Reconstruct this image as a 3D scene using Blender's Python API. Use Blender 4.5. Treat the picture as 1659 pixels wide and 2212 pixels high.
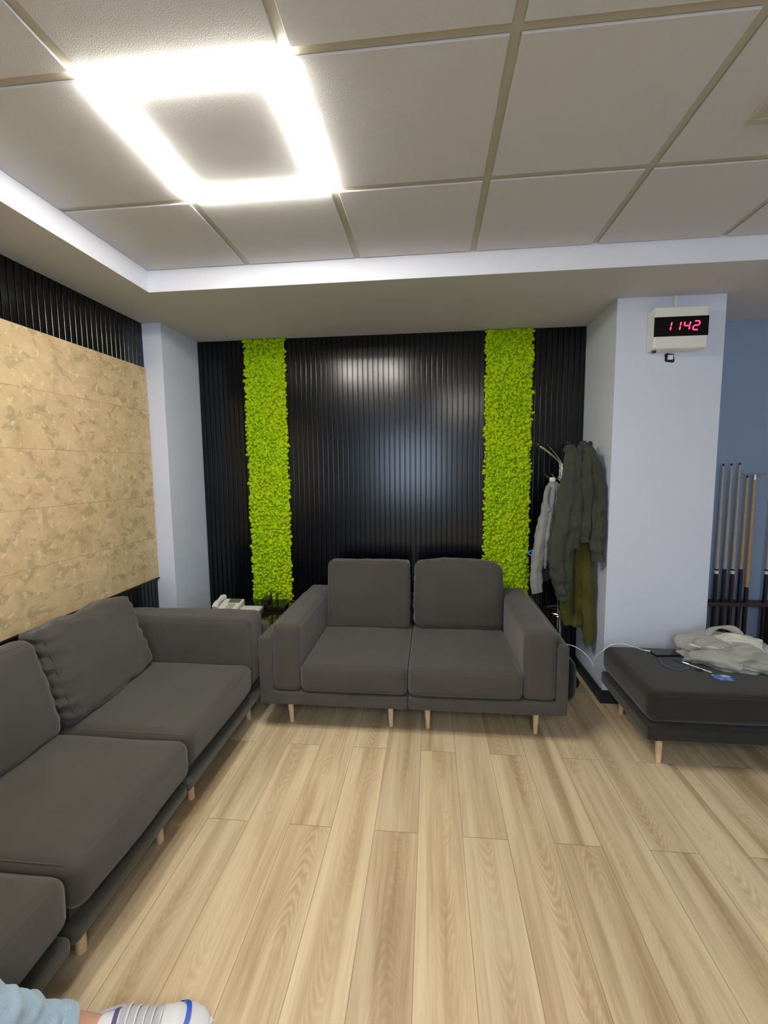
import bpy, bmesh, math, random
import numpy as np
from mathutils import Vector, Matrix, noise

random.seed(7)
for o in list(bpy.data.objects): bpy.data.objects.remove(o)
SC = bpy.context.scene
COL = SC.collection
PI = math.pi

# ------------------------------------------------------------------ camera
F_PX, CAM_H = 968.2, 1.553
PITCH, YAW, ROLL = -.1016, .1031, -.0108
def cam_axes():
    cy, sy = math.cos(YAW), math.sin(YAW)
    fw = np.array([-sy, cy, 0]); rt = np.array([cy, sy, 0]); up = np.array([0, 0, 1.])
    cp, sp = math.cos(PITCH), math.sin(PITCH)
    fw, up = fw*cp+up*sp, up*cp-fw*sp
    cr, sr = math.cos(ROLL), math.sin(ROLL)
    rt, up = rt*cr+up*sr, up*cr-rt*sr
    return fw, rt, up
fw, rt, up = cam_axes()
cd = bpy.data.cameras.new('camera')
cam = bpy.data.objects.new('camera', cd); COL.objects.link(cam)
cd.sensor_fit = 'HORIZONTAL'; cd.sensor_width = 36.0; cd.lens = F_PX/1659*36
cd.clip_start = .05; cd.clip_end = 60
cam.matrix_world = Matrix(((rt[0], up[0], -fw[0], 0), (rt[1], up[1], -fw[1], 0), (rt[2], up[2], -fw[2], CAM_H), (0, 0, 0, 1)))
SC.camera = cam

# ------------------------------------------------------------------ world, lights, exposure
W = bpy.data.worlds.new('world'); SC.world = W; W.use_nodes = True
W.node_tree.nodes['Background'].inputs[0].default_value = (.62, .76, 1, 1)
W.node_tree.nodes['Background'].inputs[1].default_value = .6
SC.view_settings.view_transform = 'Standard'; SC.view_settings.look = 'None'
SC.view_settings.gamma = 1; SC.view_settings.use_curve_mapping = False
SC.view_settings.exposure = 0.76
LED_COL = (1.0, .94, .84)
LED_STRENGTH = 62.0
DAY_COL = (.62, .78, 1.0)
def area(name, loc, direction, sx, sy, power, col):
    d = bpy.data.lights.new(name, 'AREA'); d.shape = 'RECTANGLE'; d.size = sx; d.size_y = sy
    d.energy = power; d.color = col
    o = bpy.data.objects.new(name, d); COL.objects.link(o); o.location = loc
    o.rotation_euler = Vector(direction).to_track_quat('-Z', 'Y').to_euler()
    return o
# daylight entering by the windows of the wall behind the camera and of the right wall
area('daylight_rear', (-.38, -3.10, 1.55), (0, 1, -.05), 1.3, 1.3, 27, DAY_COL)
area('daylight_right', (5.35, .2, 1.5), (-1, .25, -.05), 2.6, 1.4, 9, DAY_COL)

# ------------------------------------------------------------------ materials
def new_mat(name):
    m = bpy.data.materials.new(name); m.use_nodes = True
    return m, m.node_tree, m.node_tree.nodes['Principled BSDF']
class N:
    """tiny helper for node graphs"""
    def __init__(s, nt): s.nt = nt
    def n(s, t, **kw):
        x = s.nt.nodes.new(t)
        for k, v in kw.items(): setattr(x, k, v)
        return x
    def l(s, a, b): s.nt.links.new(a, b)
    def put(s, v, sock):
        if isinstance(v, bpy.types.NodeSocket): s.l(v, sock)
        else: sock.default_value = v
    def math(s, op, a, b=0, c=0):
        x = s.n('ShaderNodeMath', operation=op)
        s.put(a, x.inputs[0]); s.put(b, x.inputs[1]); s.put(c, x.inputs[2])
        return x.outputs[0]
    def comb(s, a, b, c):
        x = s.n('ShaderNodeCombineXYZ'); s.put(a, x.inputs[0]); s.put(b, x.inputs[1]); s.put(c, x.inputs[2]); return x.outputs[0]
    def noise(s, vec, scale, detail=3, rough=.5, dist=0):
        x = s.n('ShaderNodeTexNoise'); s.l(vec, x.inputs['Vector']); x.inputs['Scale'].default_value = scale
        x.inputs['Detail'].default_value = detail; x.inputs['Roughness'].default_value = rough; x.inputs['Distortion'].default_value = dist
        return x.outputs['Fac']
    def ramp(s, v, stops, interp='LINEAR'):
        x = s.n('ShaderNodeValToRGB'); x.color_ramp.interpolation = interp
        e = x.color_ramp.elements
        while len(e) < len(stops): e.new(.5)
        for q, (p, c) in zip(e, stops):
            q.position = p; q.color = (*c, 1) if len(c) == 3 else c
        s.l(v, x.inputs[0]); return x.outputs[0]
    def mix(s, f, a, b, blend='MIX'):
        x = s.n('ShaderNodeMix', data_type='RGBA', blend_type=blend)
        s.put(f, x.inputs[0])
        for v, i in ((a, 6), (b, 7)):
            if isinstance(v, tuple): x.inputs[i].default_value = (*v, 1) if len(v) == 3 else v
            else: s.l(v, x.inputs[i])
        return x.outputs[2]
    def mapr(s, v, a, b, c, d):
        x = s.n('ShaderNodeMapRange'); s.l(v, x.inputs[0])
        for i, q in enumerate((a, b, c, d)): x.inputs[i+1].default_value = q
        return x.outputs[0]
    def bump(s, h, strength, dist, bs):
        x = s.n('ShaderNodeBump'); x.inputs['Strength'].default_value = strength; x.inputs['Distance'].default_value = dist
        s.l(h, x.inputs['Height']); s.l(x.outputs[0], bs.inputs['Normal'])
    def coord(s, which='Object'):
        return s.n('ShaderNodeTexCoord').outputs[which]

def plain(name, col, rough=.6, metal=0, bump=0, bscale=200, var=0, spec=None, vscale=8):
    m, nt, b = new_mat(name); g = N(nt)
    b.inputs['Base Color'].default_value = (*col, 1); b.inputs['Roughness'].default_value = rough; b.inputs['Metallic'].default_value = metal
    if spec is not None: b.inputs['Specular IOR Level'].default_value = spec
    c = g.coord()
    if var:
        f = g.noise(c, vscale, 3)
        lo = tuple(x*(1-var) for x in col); hi = tuple(min(1, x*(1+var)) for x in col)
        g.l(g.ramp(f, [(.3, lo), (.7, hi)]), b.inputs['Base Color'])
    if bump: g.bump(g.noise(c, bscale, 2), bump, .001, b)
    return m
def fabric(name, col, rough=.95, weave=900, sheen=.25):
    m, nt, b = new_mat(name); g = N(nt); c = g.coord()
    f = g.noise(c, weave, 2, .6); f2 = g.noise(c, 5, 3)
    mix1 = g.ramp(f, [(.25, tuple(x*.80 for x in col)), (.75, tuple(min(1, x*1.22) for x in col))])
    mix2 = g.ramp(f2, [(.3, (.9, .9, .9)), (.7, (1.07, 1.07, 1.05))])
    g.l(g.mix(1.0, mix1, mix2, 'MULTIPLY'), b.inputs['Base Color'])
    b.inputs['Roughness'].default_value = rough
    b.inputs['Sheen Weight'].default_value = sheen; b.inputs['Sheen Roughness'].default_value = .5
    b.inputs['Specular IOR Level'].default_value = .25
    g.bump(f, .35, .0008, b)
    return m
def emit(name, col, strength):
    m, nt, b = new_mat(name)
    b.inputs['Base Color'].default_value = (*[x*.8 for x in col], 1)
    b.inputs['Emission Color'].default_value = (*col, 1); b.inputs['Emission Strength'].default_value = strength
    return m

M = {}
M['sofa'] = fabric('charcoal_sofa_fabric', (.066, .063, .055))
M['ottoman'] = fabric('black_ottoman_fabric', (.020, .019, .0175))
M['wall'] = plain('pale_blue_wall_paint', (.66, .71, .84), .75, bump=.08, bscale=260)
M['wallblue'] = plain('grey_blue_wall_paint', (.27, .35, .50), .75, bump=.08, bscale=260)
M['wallroom'] = plain('white_wall_paint', (.72, .72, .72), .8)
M['soffit'] = plain('cream_white_ceiling_paint', (.60, .595, .59), .85, bump=.05, bscale=200)
M['tile'] = plain('white_mineral_ceiling_tile', (.635, .635, .655), .9, bump=.6, bscale=330)
M['grid'] = plain('beige_ceiling_grid_metal', (.50, .48, .39), .55)
M['slat'] = plain('black_lacquered_slats', (.0022, .0026, .004), .20, bump=.03, bscale=18, spec=.45)
M['basebd'] = plain('navy_black_baseboard', (.012, .016, .022), .4)
M['led'] = emit('led_frame_glow', LED_COL, LED_STRENGTH)
M['legwood'] = plain('pale_beech_leg_wood', (.72, .53, .33), .5, var=.1, vscale=40)
M['white'] = plain('white_plastic', (.80, .80, .77), .4)
M['ivory'] = plain('ivory_plastic_case', (.78, .80, .74), .45)
M['black'] = plain('black_plastic', (.010, .010, .011), .35)
M['blackcloth'] = fabric('black_nylon_cloth', (.008, .008, .009))
M['chrome'] = plain('polished_chrome', (.85, .84, .82), .12, metal=1)
M['screen'] = plain('smoked_display_window', (.004, .003, .004), .35, spec=.2)
M['red'] = emit('red_led_segment', (1, .02, .06), 5)
M['jacket'] = fabric('dark_olive_grey_jacket_cloth', (.050, .056, .041), sheen=.05)
M['olive'] = fabric('olive_green_knit', (.085, .083, .017), sheen=.05)
M['grey'] = fabric('light_grey_jersey', (.25, .26, .255))
M['hood'] = fabric('light_grey_sweatshirt_cloth', (.40, .41, .37))
M['hoodwhite'] = fabric('white_sweatshirt_lining', (.68, .68, .62))
M['jeans'] = fabric('light_blue_denim', (.42, .60, .78), weave=500)
M['skin'] = plain('skin', (.62, .36, .26), .5, var=.06)
M['hair'] = plain('dark_brown_hair', (.03, .02, .015), .6)
M['shirt'] = fabric('navy_shirt_cloth', (.03, .04, .08))
M['shoe'] = plain('white_shoe_leather', (.82, .83, .86), .45)
M['shoegrey'] = fabric('pale_grey_shoe_mesh', (.50, .51, .56))
M['blue'] = plain('royal_blue_shoe_stripe', (.02, .10, .62), .5)
M['purple'] = plain('dusky_violet_shoe_lining', (.12, .10, .22), .7)
M['navy'] = fabric('navy_lanyard_ribbon', (.006, .035, .12))
M['bluepl'] = plain('bright_blue_plastic', (.01, .22, .70), .4)
M['cable'] = plain('white_cable_rubber', (.82, .83, .85), .4)
M['brown'] = plain('dark_walnut_rack_wood', (.035, .018, .012), .4, var=.2)
M['cuewood'] = plain('maple_cue_shaft', (.46, .40, .30), .35, var=.08, vscale=30)
M['cuewarm'] = plain('honey_cue_shaft', (.50, .33, .13), .35, var=.08, vscale=30)
M['cuegrip'] = plain('black_cue_butt', (.010, .008, .009), .3)
M['cuered'] = plain('burgundy_cue_butt', (.035, .006, .009), .3)
M['brass'] = plain('brushed_brass', (.55, .52, .42), .3, metal=1)
M['glass'] = plain('black_glass_tabletop', (.006, .008, .005), .06)
M['lcd'] = plain('grey_green_phone_screen', (.12, .15, .12), .3)
M['key'] = plain('grey_phone_keys', (.45, .46, .42), .5)

def floor_material():
    m, nt, b = new_mat('oak_laminate_planks'); g = N(nt)
    c = g.coord(); sep = g.n('ShaderNodeSeparateXYZ'); g.l(c, sep.inputs[0]); X, Y = sep.outputs[0], sep.outputs[1]
    xs = g.math('DIVIDE', g.math('ADD', X, .052+.187*40), .187)
    k = g.math('FLOOR', xs); fx = g.math('FRACT', xs)
    par = g.math('MODULO', k, 2)
    off = g.math('ADD', 2.32, g.math('MULTIPLY', par, -.56))
    ys = g.math('DIVIDE', g.math('SUBTRACT', g.math('ADD', Y, 1.285*10), off), 1.285)
    j = g.math('FLOOR', ys); fy = g.math('FRACT', ys)
    wn = g.n('ShaderNodeTexWhiteNoise', noise_dimensions='2D'); g.l(g.comb(k, j, 0), wn.inputs[0])
    r = wn.outputs['Value']
    sr = g.n('ShaderNodeSeparateXYZ'); g.l(wn.outputs['Color'], sr.inputs[0]); r2, r3 = sr.outputs[1], sr.outputs[2]
    ox = g.math('MULTIPLY', r, 37.0); oy = g.math('MULTIPLY', r2, 23.0)
    gx = g.math('ADD', X, ox); gy = g.math('ADD', Y, oy)
    # long streaks
    st1 = g.noise(g.comb(g.math('MULTIPLY', gx, 16), g.math('MULTIPLY', gy, .75), 0), 1, 4, .55, .4)
    st2 = g.noise(g.comb(g.math('MULTIPLY', gx, 95), g.math('MULTIPLY', gy, 3.0), 0), 1, 3, .6, .2)
    # cathedral arches
    wob = g.noise(g.comb(g.math('MULTIPLY', gx, 7), g.math('MULTIPLY', gy, 1.5), 3), 1, 4, .6, .3)
    cx = g.math('ADD', g.math('SUBTRACT', fx, .5), g.math('MULTIPLY', g.math('SUBTRACT', r3, .5), .5))
    cx = g.math('ADD', cx, g.math('MULTIPLY', g.math('SUBTRACT', wob, .5), .45))
    par2 = g.math('MULTIPLY', g.math('MULTIPLY', cx, cx), 2.6)
    sgn = g.math('SUBTRACT', g.math('MULTIPLY', g.math('GREATER_THAN', r2, .5), 2), 1)
    ph = g.math('ADD', g.math('MULTIPLY', gy, sgn), par2)
    ph = g.math('ADD', ph, g.math('MULTIPLY', wob, .35))
    ring = g.math('SINE', g.math('MULTIPLY', ph, 2*PI/.052))
    ring = g.mapr(ring, -1, 1, 0, 1)
    band = g.mapr(g.math('ABSOLUTE', cx), .05, .34, 1, 0)
    low = g.noise(g.comb(g.math('MULTIPLY', gx, 4), g.math('MULTIPLY', gy, 1.4), 9), 1, 2)
    lowm = g.mapr(low, .42, .60, 0, 1)
    mask = g.math('MULTIPLY', band, lowm)
    # rough saw marks across the grain
    sw = g.noise(g.comb(g.math('MULTIPLY', gx, 26), g.math('MULTIPLY', gy, 130), 5), 1, 2)
    swm = g.mapr(g.noise(g.comb(g.math('MULTIPLY', gx, 9), g.math('MULTIPLY', gy, 2.5), 15), 1, 2), .56, .68, 0, .55)
    saw = g.math('MULTIPLY', g.mapr(sw, .5, .62, 0, 1), swm)
    st1 = g.math('SUBTRACT', st1, g.math('MULTIPLY', band, .07))
    base = g.ramp(st1, [(.28, (.50, .37, .225)), (.38, (.62, .48, .305)), (.48, (.74, .60, .395)), (.62, (.82, .68, .46))])
    fine = g.ramp(st2, [(.3, (.91, .90, .88)), (.7, (1.04, 1.04, 1.03))])
    colr = g.mix(1, base, fine, 'MULTIPLY')
    colr = g.mix(g.math('MULTIPLY', g.math('MULTIPLY', ring, mask), .55), colr, (.42, .285, .16))
    colr = g.mix(g.math('MULTIPLY', g.math('MULTIPLY', band, lowm), .22), colr, (.52, .37, .22))
    colr = g.mix(g.math('MULTIPLY', saw, .5), colr, (.74, .60, .40))
    tint = g.ramp(r, [(0, (.90, .89, .88)), (1, (1.06, 1.06, 1.05))])
    colr = g.mix(1, colr, tint, 'MULTIPLY')
    ex = g.math('MINIMUM', fx, g.math('SUBTRACT', 1, fx)); ey = g.math('MINIMUM', fy, g.math('SUBTRACT', 1, fy))
    sx = g.math('LESS_THAN', ex, .0075); sy = g.math('LESS_THAN', ey, .0013)
    seam = g.math('MAXIMUM', sx, sy)
    colr = g.mix(g.math('MULTIPLY', seam, .6), colr, (.20, .12, .06))
    g.l(colr, b.inputs['Base Color'])
    b.inputs['Roughness'].default_value = .48
    b.inputs['Specular IOR Level'].default_value = .35
    h = g.math('SUBTRACT', g.math('MULTIPLY', st2, .3), seam)
    g.bump(h, .25, .001, b)
    return m
M['floor'] = floor_material()

def cork_material():
    m, nt, b = new_mat('cork_wall_tiles'); g = N(nt)
    c = g.coord(); sep = g.n('ShaderNodeSeparateXYZ'); g.l(c, sep.inputs[0]); Y, Z = sep.outputs[1], sep.outputs[2]
    zs = g.math('DIVIDE', g.math('SUBTRACT', Z, .78), .292); k = g.math('FLOOR', zs); fz = g.math('FRACT', zs)
    ys = g.math('DIVIDE', g.math('ADD', g.math('ADD', Y, 20), g.math('MULTIPLY', g.math('MODULO', k, 2), .45)), .90)
    j = g.math('FLOOR', ys); fy = g.math('FRACT', ys)
    wn = g.n('ShaderNodeTexWhiteNoise', noise_dimensions='2D'); g.l(g.comb(k, j, 0), wn.inputs[0]); r = wn.outputs['Value']
    gy = g.math('ADD', Y, g.math('MULTIPLY', r, 11)); gz = g.math('ADD', Z, g.math('MULTIPLY', r, 7))
    v = g.comb(0, gy, gz)
    n1 = g.noise(v, 9, 5, .62, .6)
    n2 = g.noise(g.comb(4, gy, g.math('MULTIPLY', gz, 1.5)), 11, 4, .6, .5)
    n3 = g.noise(g.comb(8, gy, gz), 26, 3, .5, .2)
    base = g.ramp(n1, [(.30, (.50, .375, .215)), (.45, (.60, .455, .265)), (.58, (.65, .50, .30)), (.75, (.72, .58, .37))])
    colr = g.mix(g.mapr(n2, .54, .60, 0, .60), base, (.37, .305, .18))
    colr = g.mix(g.mapr(n3, .60, .66, 0, .6), colr, (.80, .66, .42))
    tint = g.ramp(r, [(0, (.93, .92, .90)), (1, (1.05, 1.05, 1.05))])
    colr = g.mix(1, colr, tint, 'MULTIPLY')
    ez = g.math('MINIMUM', fz, g.math('SUBTRACT', 1, fz)); ey = g.math('MINIMUM', fy, g.math('SUBTRACT', 1, fy))
    seam = g.math('LESS_THAN', ez, .004)
    seam2 = g.math('MULTIPLY', g.math('LESS_THAN', ey, .0008), .25)
    colr = g.mix(g.math('MULTIPLY', g.math('MAXIMUM', seam, seam2), .55), colr, (.22, .11, .045))
    g.l(colr, b.inputs['Base Color']); b.inputs['Roughness'].default_value = .8
    b.inputs['Specular IOR Level'].default_value = .2
    g.bump(g.noise(v, 120, 3), .3, .001, b)
    return m
M['cork'] = cork_material()

def moss_material():
    m, nt, b = new_mat('lime_reindeer_moss'); g = N(nt); c = g.coord()
    f = g.noise(c, 28, 3, .6); f2 = g.noise(c, 3.2, 2)
    a = g.ramp(f, [(.28, (.31, .48, .003)), (.5, (.45, .645, .004)), (.75, (.58, .74, .012))])
    t = g.ramp(f2, [(.35, (.86, .98, .8)), (.65, (1.05, 1.0, 1.0))])
    g.l(g.mix(1, a, t, 'MULTIPLY'), b.inputs['Base Color']); b.inputs['Roughness'].default_value = .9
    b.inputs['Subsurface Weight'].default_value = .0; b.inputs['Specular IOR Level'].default_value = .15
    g.bump(g.noise(c, 260, 3, .7), .8, .003, b)
    return m
M['moss'] = moss_material()

# ------------------------------------------------------------------ mesh helpers
class MB:
    def __init__(s): s.v = []; s.f = []; s.mi = []; s.cur = 0
    def add(s, vs, fs):
        o = len(s.v); s.v += [tuple(map(float, p)) for p in vs]
        s.f += [tuple(i+o for i in f) for f in fs]; s.mi += [s.cur]*len(fs); return s
    def box(s, x0, x1, y0, y1, z0, z1):
        v = [(x, y, z) for z in (z0, z1) for y in (y0, y1) for x in (x0, x1)]
        return s.add(v, [(0, 2, 3, 1), (4, 5, 7, 6), (0, 1, 5, 4), (2, 6, 7, 3), (0, 4, 6, 2), (1, 3, 7, 5)])
    def rbox(s, c, size, r, n=8, k=4, fn=None):
        """rounded box; fn(p_local_unit, p) -> p may bulge or wrinkle it"""
        h = [q/2 for q in size]; r = min(r, min(h)*.999)
        key = {}; vs = []; fs = []
        def axis(hh):
            out = [-hh+r*(1-math.cos(PI/4*0))]
            arc = [math.tan(PI/4*i/k) for i in range(k+1)]         # 0..1
            a = [-(hh-r)-r*q for q in reversed(arc)]
            inner = [-(hh-r)+2*(hh-r)*i/n for i in range(1, n)]
            return a+inner+[-q for q in reversed(a)]
        ax = [axis(q) for q in h]
        def vert(p):
            kk = (round(p[0], 6), round(p[1], 6), round(p[2], 6))
            if kk in key: return key[kk]
            inn = [max(-(h[i]-r), min(h[i]-r, p[i])) for i in range(3)]
            d = [p[i]-inn[i] for i in range(3)]; L = math.sqrt(sum(q*q for q in d)) or 1
            q = Vector([inn[i]+r*d[i]/L for i in range(3)])
            if fn: q = Vector(fn((q[0]/h[0], q[1]/h[1], q[2]/h[2]), q, Vector(d)/L))
            key[kk] = len(vs); vs.append((q[0]+c[0], q[1]+c[1], q[2]+c[2])); return key[kk]
        for a in range(3):
            b_, c_ = (a+1) % 3, (a+2) % 3
            for sg in (-1, 1):
                for i in range(len(ax[b_])-1):
                    for j in range(len(ax[c_])-1):
                        q = []
                        for di, dj in ((0, 0), (1, 0), (1, 1), (0, 1)):
                            p = [0, 0, 0]; p[a] = sg*h[a]; p[b_] = ax[b_][i+di]; p[c_] = ax[c_][j+dj]; q.append(vert(p))
                        if sg < 0: q.reverse()
                        fs.append(tuple(q))
        return s.add(vs, fs)
    def tube(s, path, r, seg=10, cap=True):
        P = [Vector(p) for p in path]; R = r if isinstance(r, (list, tuple)) else [r]*len(P)
        vs = []; fs = []; nrm = None
        for i, p in enumerate(P):
            t = (P[min(i+1, len(P)-1)]-P[max(i-1, 0)]).normalized()
            if nrm is None: nrm = t.orthogonal().normalized()
            nrm = (nrm-t*nrm.dot(t)).normalized(); bn = t.cross(nrm)
            for q in range(seg):
                a = 2*PI*q/seg; vs.append(p+(nrm*math.cos(a)+bn*math.sin(a))*R[i])
        for i in range(len(P)-1):
            for q in range(seg):
                fs.append((i*seg+q, i*seg+(q+1) % seg, (i+1)*seg+(q+1) % seg, (i+1)*seg+q))
        if cap: fs += [tuple(reversed(range(seg))), tuple((len(P)-1)*seg+q for q in range(seg))]
        return s.add(vs, fs)
    def cyl(s, x, y, z0, z1, r0, r1=None, seg=20):
        return s.tube([(x, y, z0), (x, y, z1)], [r0, r0 if r1 is None else r1], seg)
    def ball(s, c, r, seg=12, rings=8, sq=(1, 1, 1)):
        vs = [(c[0], c[1], c[2]+r*sq[2])]; fs = []
        for i in range(1, rings):
            a = PI*i/rings
            for j in range(seg):
                b = 2*PI*j/seg; vs.append((c[0]+r*sq[0]*math.sin(a)*math.cos(b), c[1]+r*sq[1]*math.sin(a)*math.sin(b), c[2]+r*sq[2]*math.cos(a)))
        vs.append((c[0], c[1], c[2]-r*sq[2])); L = len(vs)-1
        for j in range(seg):
            fs.append((0, 1+j, 1+(j+1) % seg)); fs.append((L, L-seg+(j+1) % seg, L-seg+j))
            for i in range(rings-2):
                a = 1+i*seg; fs.append((a+j, a+seg+j, a+seg+(j+1) % seg, a+(j+1) % seg))
        return s.add(vs, fs)
    def loft(s, rings, n=40, seg=40, folds=5, amp=.0, amp0=0., phase=0., seed=0, wr=.0, wscale=9, cap=True, power=1.0, open_end=False):
        """rings: (x, y, z, rx, ry, rot); cloth tube with vertical folds and wrinkles"""
        K = len(rings); vs = []; fs = []
        def interp(t):
            u = t*(K-1); i = min(int(u), K-2); f = u-i
            p = [rings[max(i-1, 0)], rings[i], rings[i+1], rings[min(i+2, K-1)]]
            o = []
            for q in range(6):
                a, b, c, d = (float(p[w][q]) for w in range(4))
                o.append(.5*((2*b)+(-a+c)*f+(2*a-5*b+4*c-d)*f*f+(-a+3*b-3*c+d)*f**3))
            return o
        C0 = [interp(i/n) for i in range(n+1)]
        for i, (x, y, z, rx, ry, rot) in enumerate(C0):
            t = i/n; A = amp0+(amp-amp0)*t**power
            a_, b_ = C0[max(i-1, 0)], C0[min(i+1, n)]
            tan = Vector((b_[0]-a_[0], b_[1]-a_[1], b_[2]-a_[2])).normalized()
            ux = Vector((math.cos(rot), math.sin(rot), 0)); ux = (ux-tan*ux.dot(tan)).normalized(); uy = tan.cross(ux)
            for q in range(seg):
                th = 2*PI*q/seg
                fo = 1+A*math.sin(folds*th+phase+1.3*math.sin(2.1*t+seed))+A*.5*math.sin((folds*2+1)*th+seed*1.7+2*t)
                p = Vector((x, y, z))+ux*(rx*fo*math.cos(th))+uy*(ry*fo*math.sin(th))
                if wr:
                    nv = noise.noise(Vector((p.x*wscale, p.y*wscale, p.z*wscale*1.4+seed*3.1)))
                    nv += .5*noise.noise(Vector((p.x*wscale*2.3, p.y*wscale*2.3, p.z*wscale*3+seed)))
                    p += (ux*math.cos(th)+uy*math.sin(th))*nv*wr
                vs.append(p)
        for i in range(n):
            for q in range(seg):
                fs.append((i*seg+q, (i+1)*seg+q, (i+1)*seg+(q+1) % seg, i*seg+(q+1) % seg))
        if cap:
            fs.append(tuple(range(seg)))
            if not open_end: fs.append(tuple(reversed([n*seg+q for q in range(seg)])))
        return s.add(vs, fs)
    def build(s, name, mats, parent=None, smooth=True, angle=40, loc=None):
        me = bpy.data.meshes.new(name)
        o_ = (0, 0, 0) if loc is None else loc
        me.from_pydata([(p[0]-o_[0], p[1]-o_[1], p[2]-o_[2]) for p in s.v], [], s.f)
        mats = mats if isinstance(mats, (list, tuple)) else [mats]
        for m in mats: me.materials.append(M[m] if isinstance(m, str) else m)
        if len(mats) > 1: me.polygons.foreach_set('material_index', s.mi)
        bm = bmesh.new(); bm.from_mesh(me); bmesh.ops.recalc_face_normals(bm, faces=bm.faces); bm.to_mesh(me); bm.free()
        if smooth:
            me.polygons.foreach_set('use_smooth', [True]*len(me.polygons))
            try: me.set_sharp_from_angle(angle=math.radians(angle))
            except Exception: pass
        me.update()
        o = bpy.data.objects.new(name, me); COL.objects.link(o)
        if loc is not None: o.location = loc
        if parent is not None:
            o.parent = parent
            o.location = Vector(loc or (0, 0, 0))-parent.location
        return o
def root(name, loc, label, cat, group=None):
    o = bpy.data.objects.new(name, None); COL.objects.link(o); o.location = loc
    o.empty_display_size = .1
    return tag(o, label, cat, group)
def tag(o, label=None, cat=None, group=None, kind=None):
    if label: o['label'] = label
    if cat: o['category'] = cat
    if group: o['group'] = group
    if kind: o['kind'] = kind
    return o
def struct(o, label=None):
    return tag(o, label, None, None, 'structure')
def bevel(o, w, seg=2):
    m = o.modifiers.new('bevel', 'BEVEL'); m.width = w; m.segments = seg; m.limit_method = 'ANGLE'; return o

# ------------------------------------------------------------------ room dimensions (metres)
XL, XR, YREAR, YB = -1.969, 5.45, -3.2, 3.479     # left wall, right wall, rear wall, back wall
ZC, ZS = 2.649, 2.535                             # tiled ceiling, lower soffit
LX0, LY0, TP = -.981, 1.279, .60                  # ceiling lattice
RX, RY = -1.568, 2.476                            # recess edges
PX1, PY1 = -1.815, 2.976                          # left pillar
PX2, PX3, PY2 = 1.116, 1.7255, 2.923              # right pillar

# ------------------------------------------------------------------ structure
struct(MB().box(XL-.2, XR+.2, YREAR-.2, YB+.2, -.1, 0).build('floor', 'floor', smooth=False))
struct(MB().box(XL-.12, XL, YREAR, YB+.1, 0, 2.85).build('wall_left', 'wallroom', smooth=False))
struct(MB().box(XL-.1, PX2+.3, YB, YB+.12, 0, 2.85).build('wall_back', 'wallroom', smooth=False))
struct(MB().box(PX2+.3, XR+.1, YB, YB+.12, 0, 2.85).build('wall_back_right', 'wallblue', smooth=False))
wr = MB(); wr.box(XR, XR+.12, YREAR, -1.2, 0, 2.85); wr.box(XR, XR+.12, 1.6, YB, 0, 2.85)
wr.box(XR, XR+.12, -1.2, 1.6, 0, .75); wr.box(XR, XR+.12, -1.2, 1.6, 2.25, 2.85)
struct(wr.build('wall_right', 'wallroom', smooth=False))
wn_ = MB(); wn_.box(XL-.1, -1.5, YREAR-.12, YREAR, 0, 2.85); wn_.box(.6, XR+.1, YREAR-.12, YREAR, 0, 2.85)
wn_.box(-1.5, .6, YREAR-.12, YREAR, 0, .85); wn_.box(-1.5, .6, YREAR-.12, YREAR, 2.25, 2.85)
struct(wn_.build('wall_rear', 'wallroom', smooth=False))
def frame_y(x0, x1, z0, z1, y, name):
    w = MB(); t = .05
    w.box(x0, x1, y-.06, y-.01, z0, z0+t); w.box(x0, x1, y-.06, y-.01, z1-t, z1)
    w.box(x0, x0+t, y-.06, y-.01, z0+t, z1-t); w.box(x1-t, x1, y-.06, y-.01, z0+t, z1-t)
    w.box((x0+x1)/2-.03, (x0+x1)/2+.03, y-.06, y-.01, z0+t, z1-t)
    struct(w.build(name, 'white', smooth=False))
frame_y(-1.5, .6, .85, 2.25, YREAR, 'window_1')
w = MB(); t = .05
w.box(XR+.01, XR+.06, -1.2, 1.6, .75, .75+t); w.box(XR+.01, XR+.06, -1.2, 1.6, 2.25-t, 2.25)
for yy in (-1.2, .18, 1.6-t): w.box(XR+.01, XR+.06, yy, yy+t, .75+t, 2.25-t)
struct(w.build('window_2', 'white', smooth=False))
# pillars
struct(MB().box(XL, PX1, PY1, YB, 0, ZS).build('wall_pillar_left', 'wall', smooth=False))
struct(MB().box(PX2, PX3, PY2, YB, 0, ZS).build('wall_pillar_right', 'wall', smooth=False))
# lowered soffit round the recess
sf = MB()
sf.box(XL, RX, YREAR, YB, ZS, 2.80); sf.box(RX, XR, RY, YB, ZS, 2.80)
struct(sf.build('ceiling_soffit', 'soffit', smooth=False))
# recess faces are painted like the walls
tr = MB(); tr.box(RX, RX+.002, YREAR, RY, ZS+.0005, ZC+.02); tr.box(RX, XR, RY-.002, RY, ZS+.0005, ZC+.02)
struct(tr.build('trim_recess', plain('white_recess_paint', (.80, .83, .92), .8), smooth=False))
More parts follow.
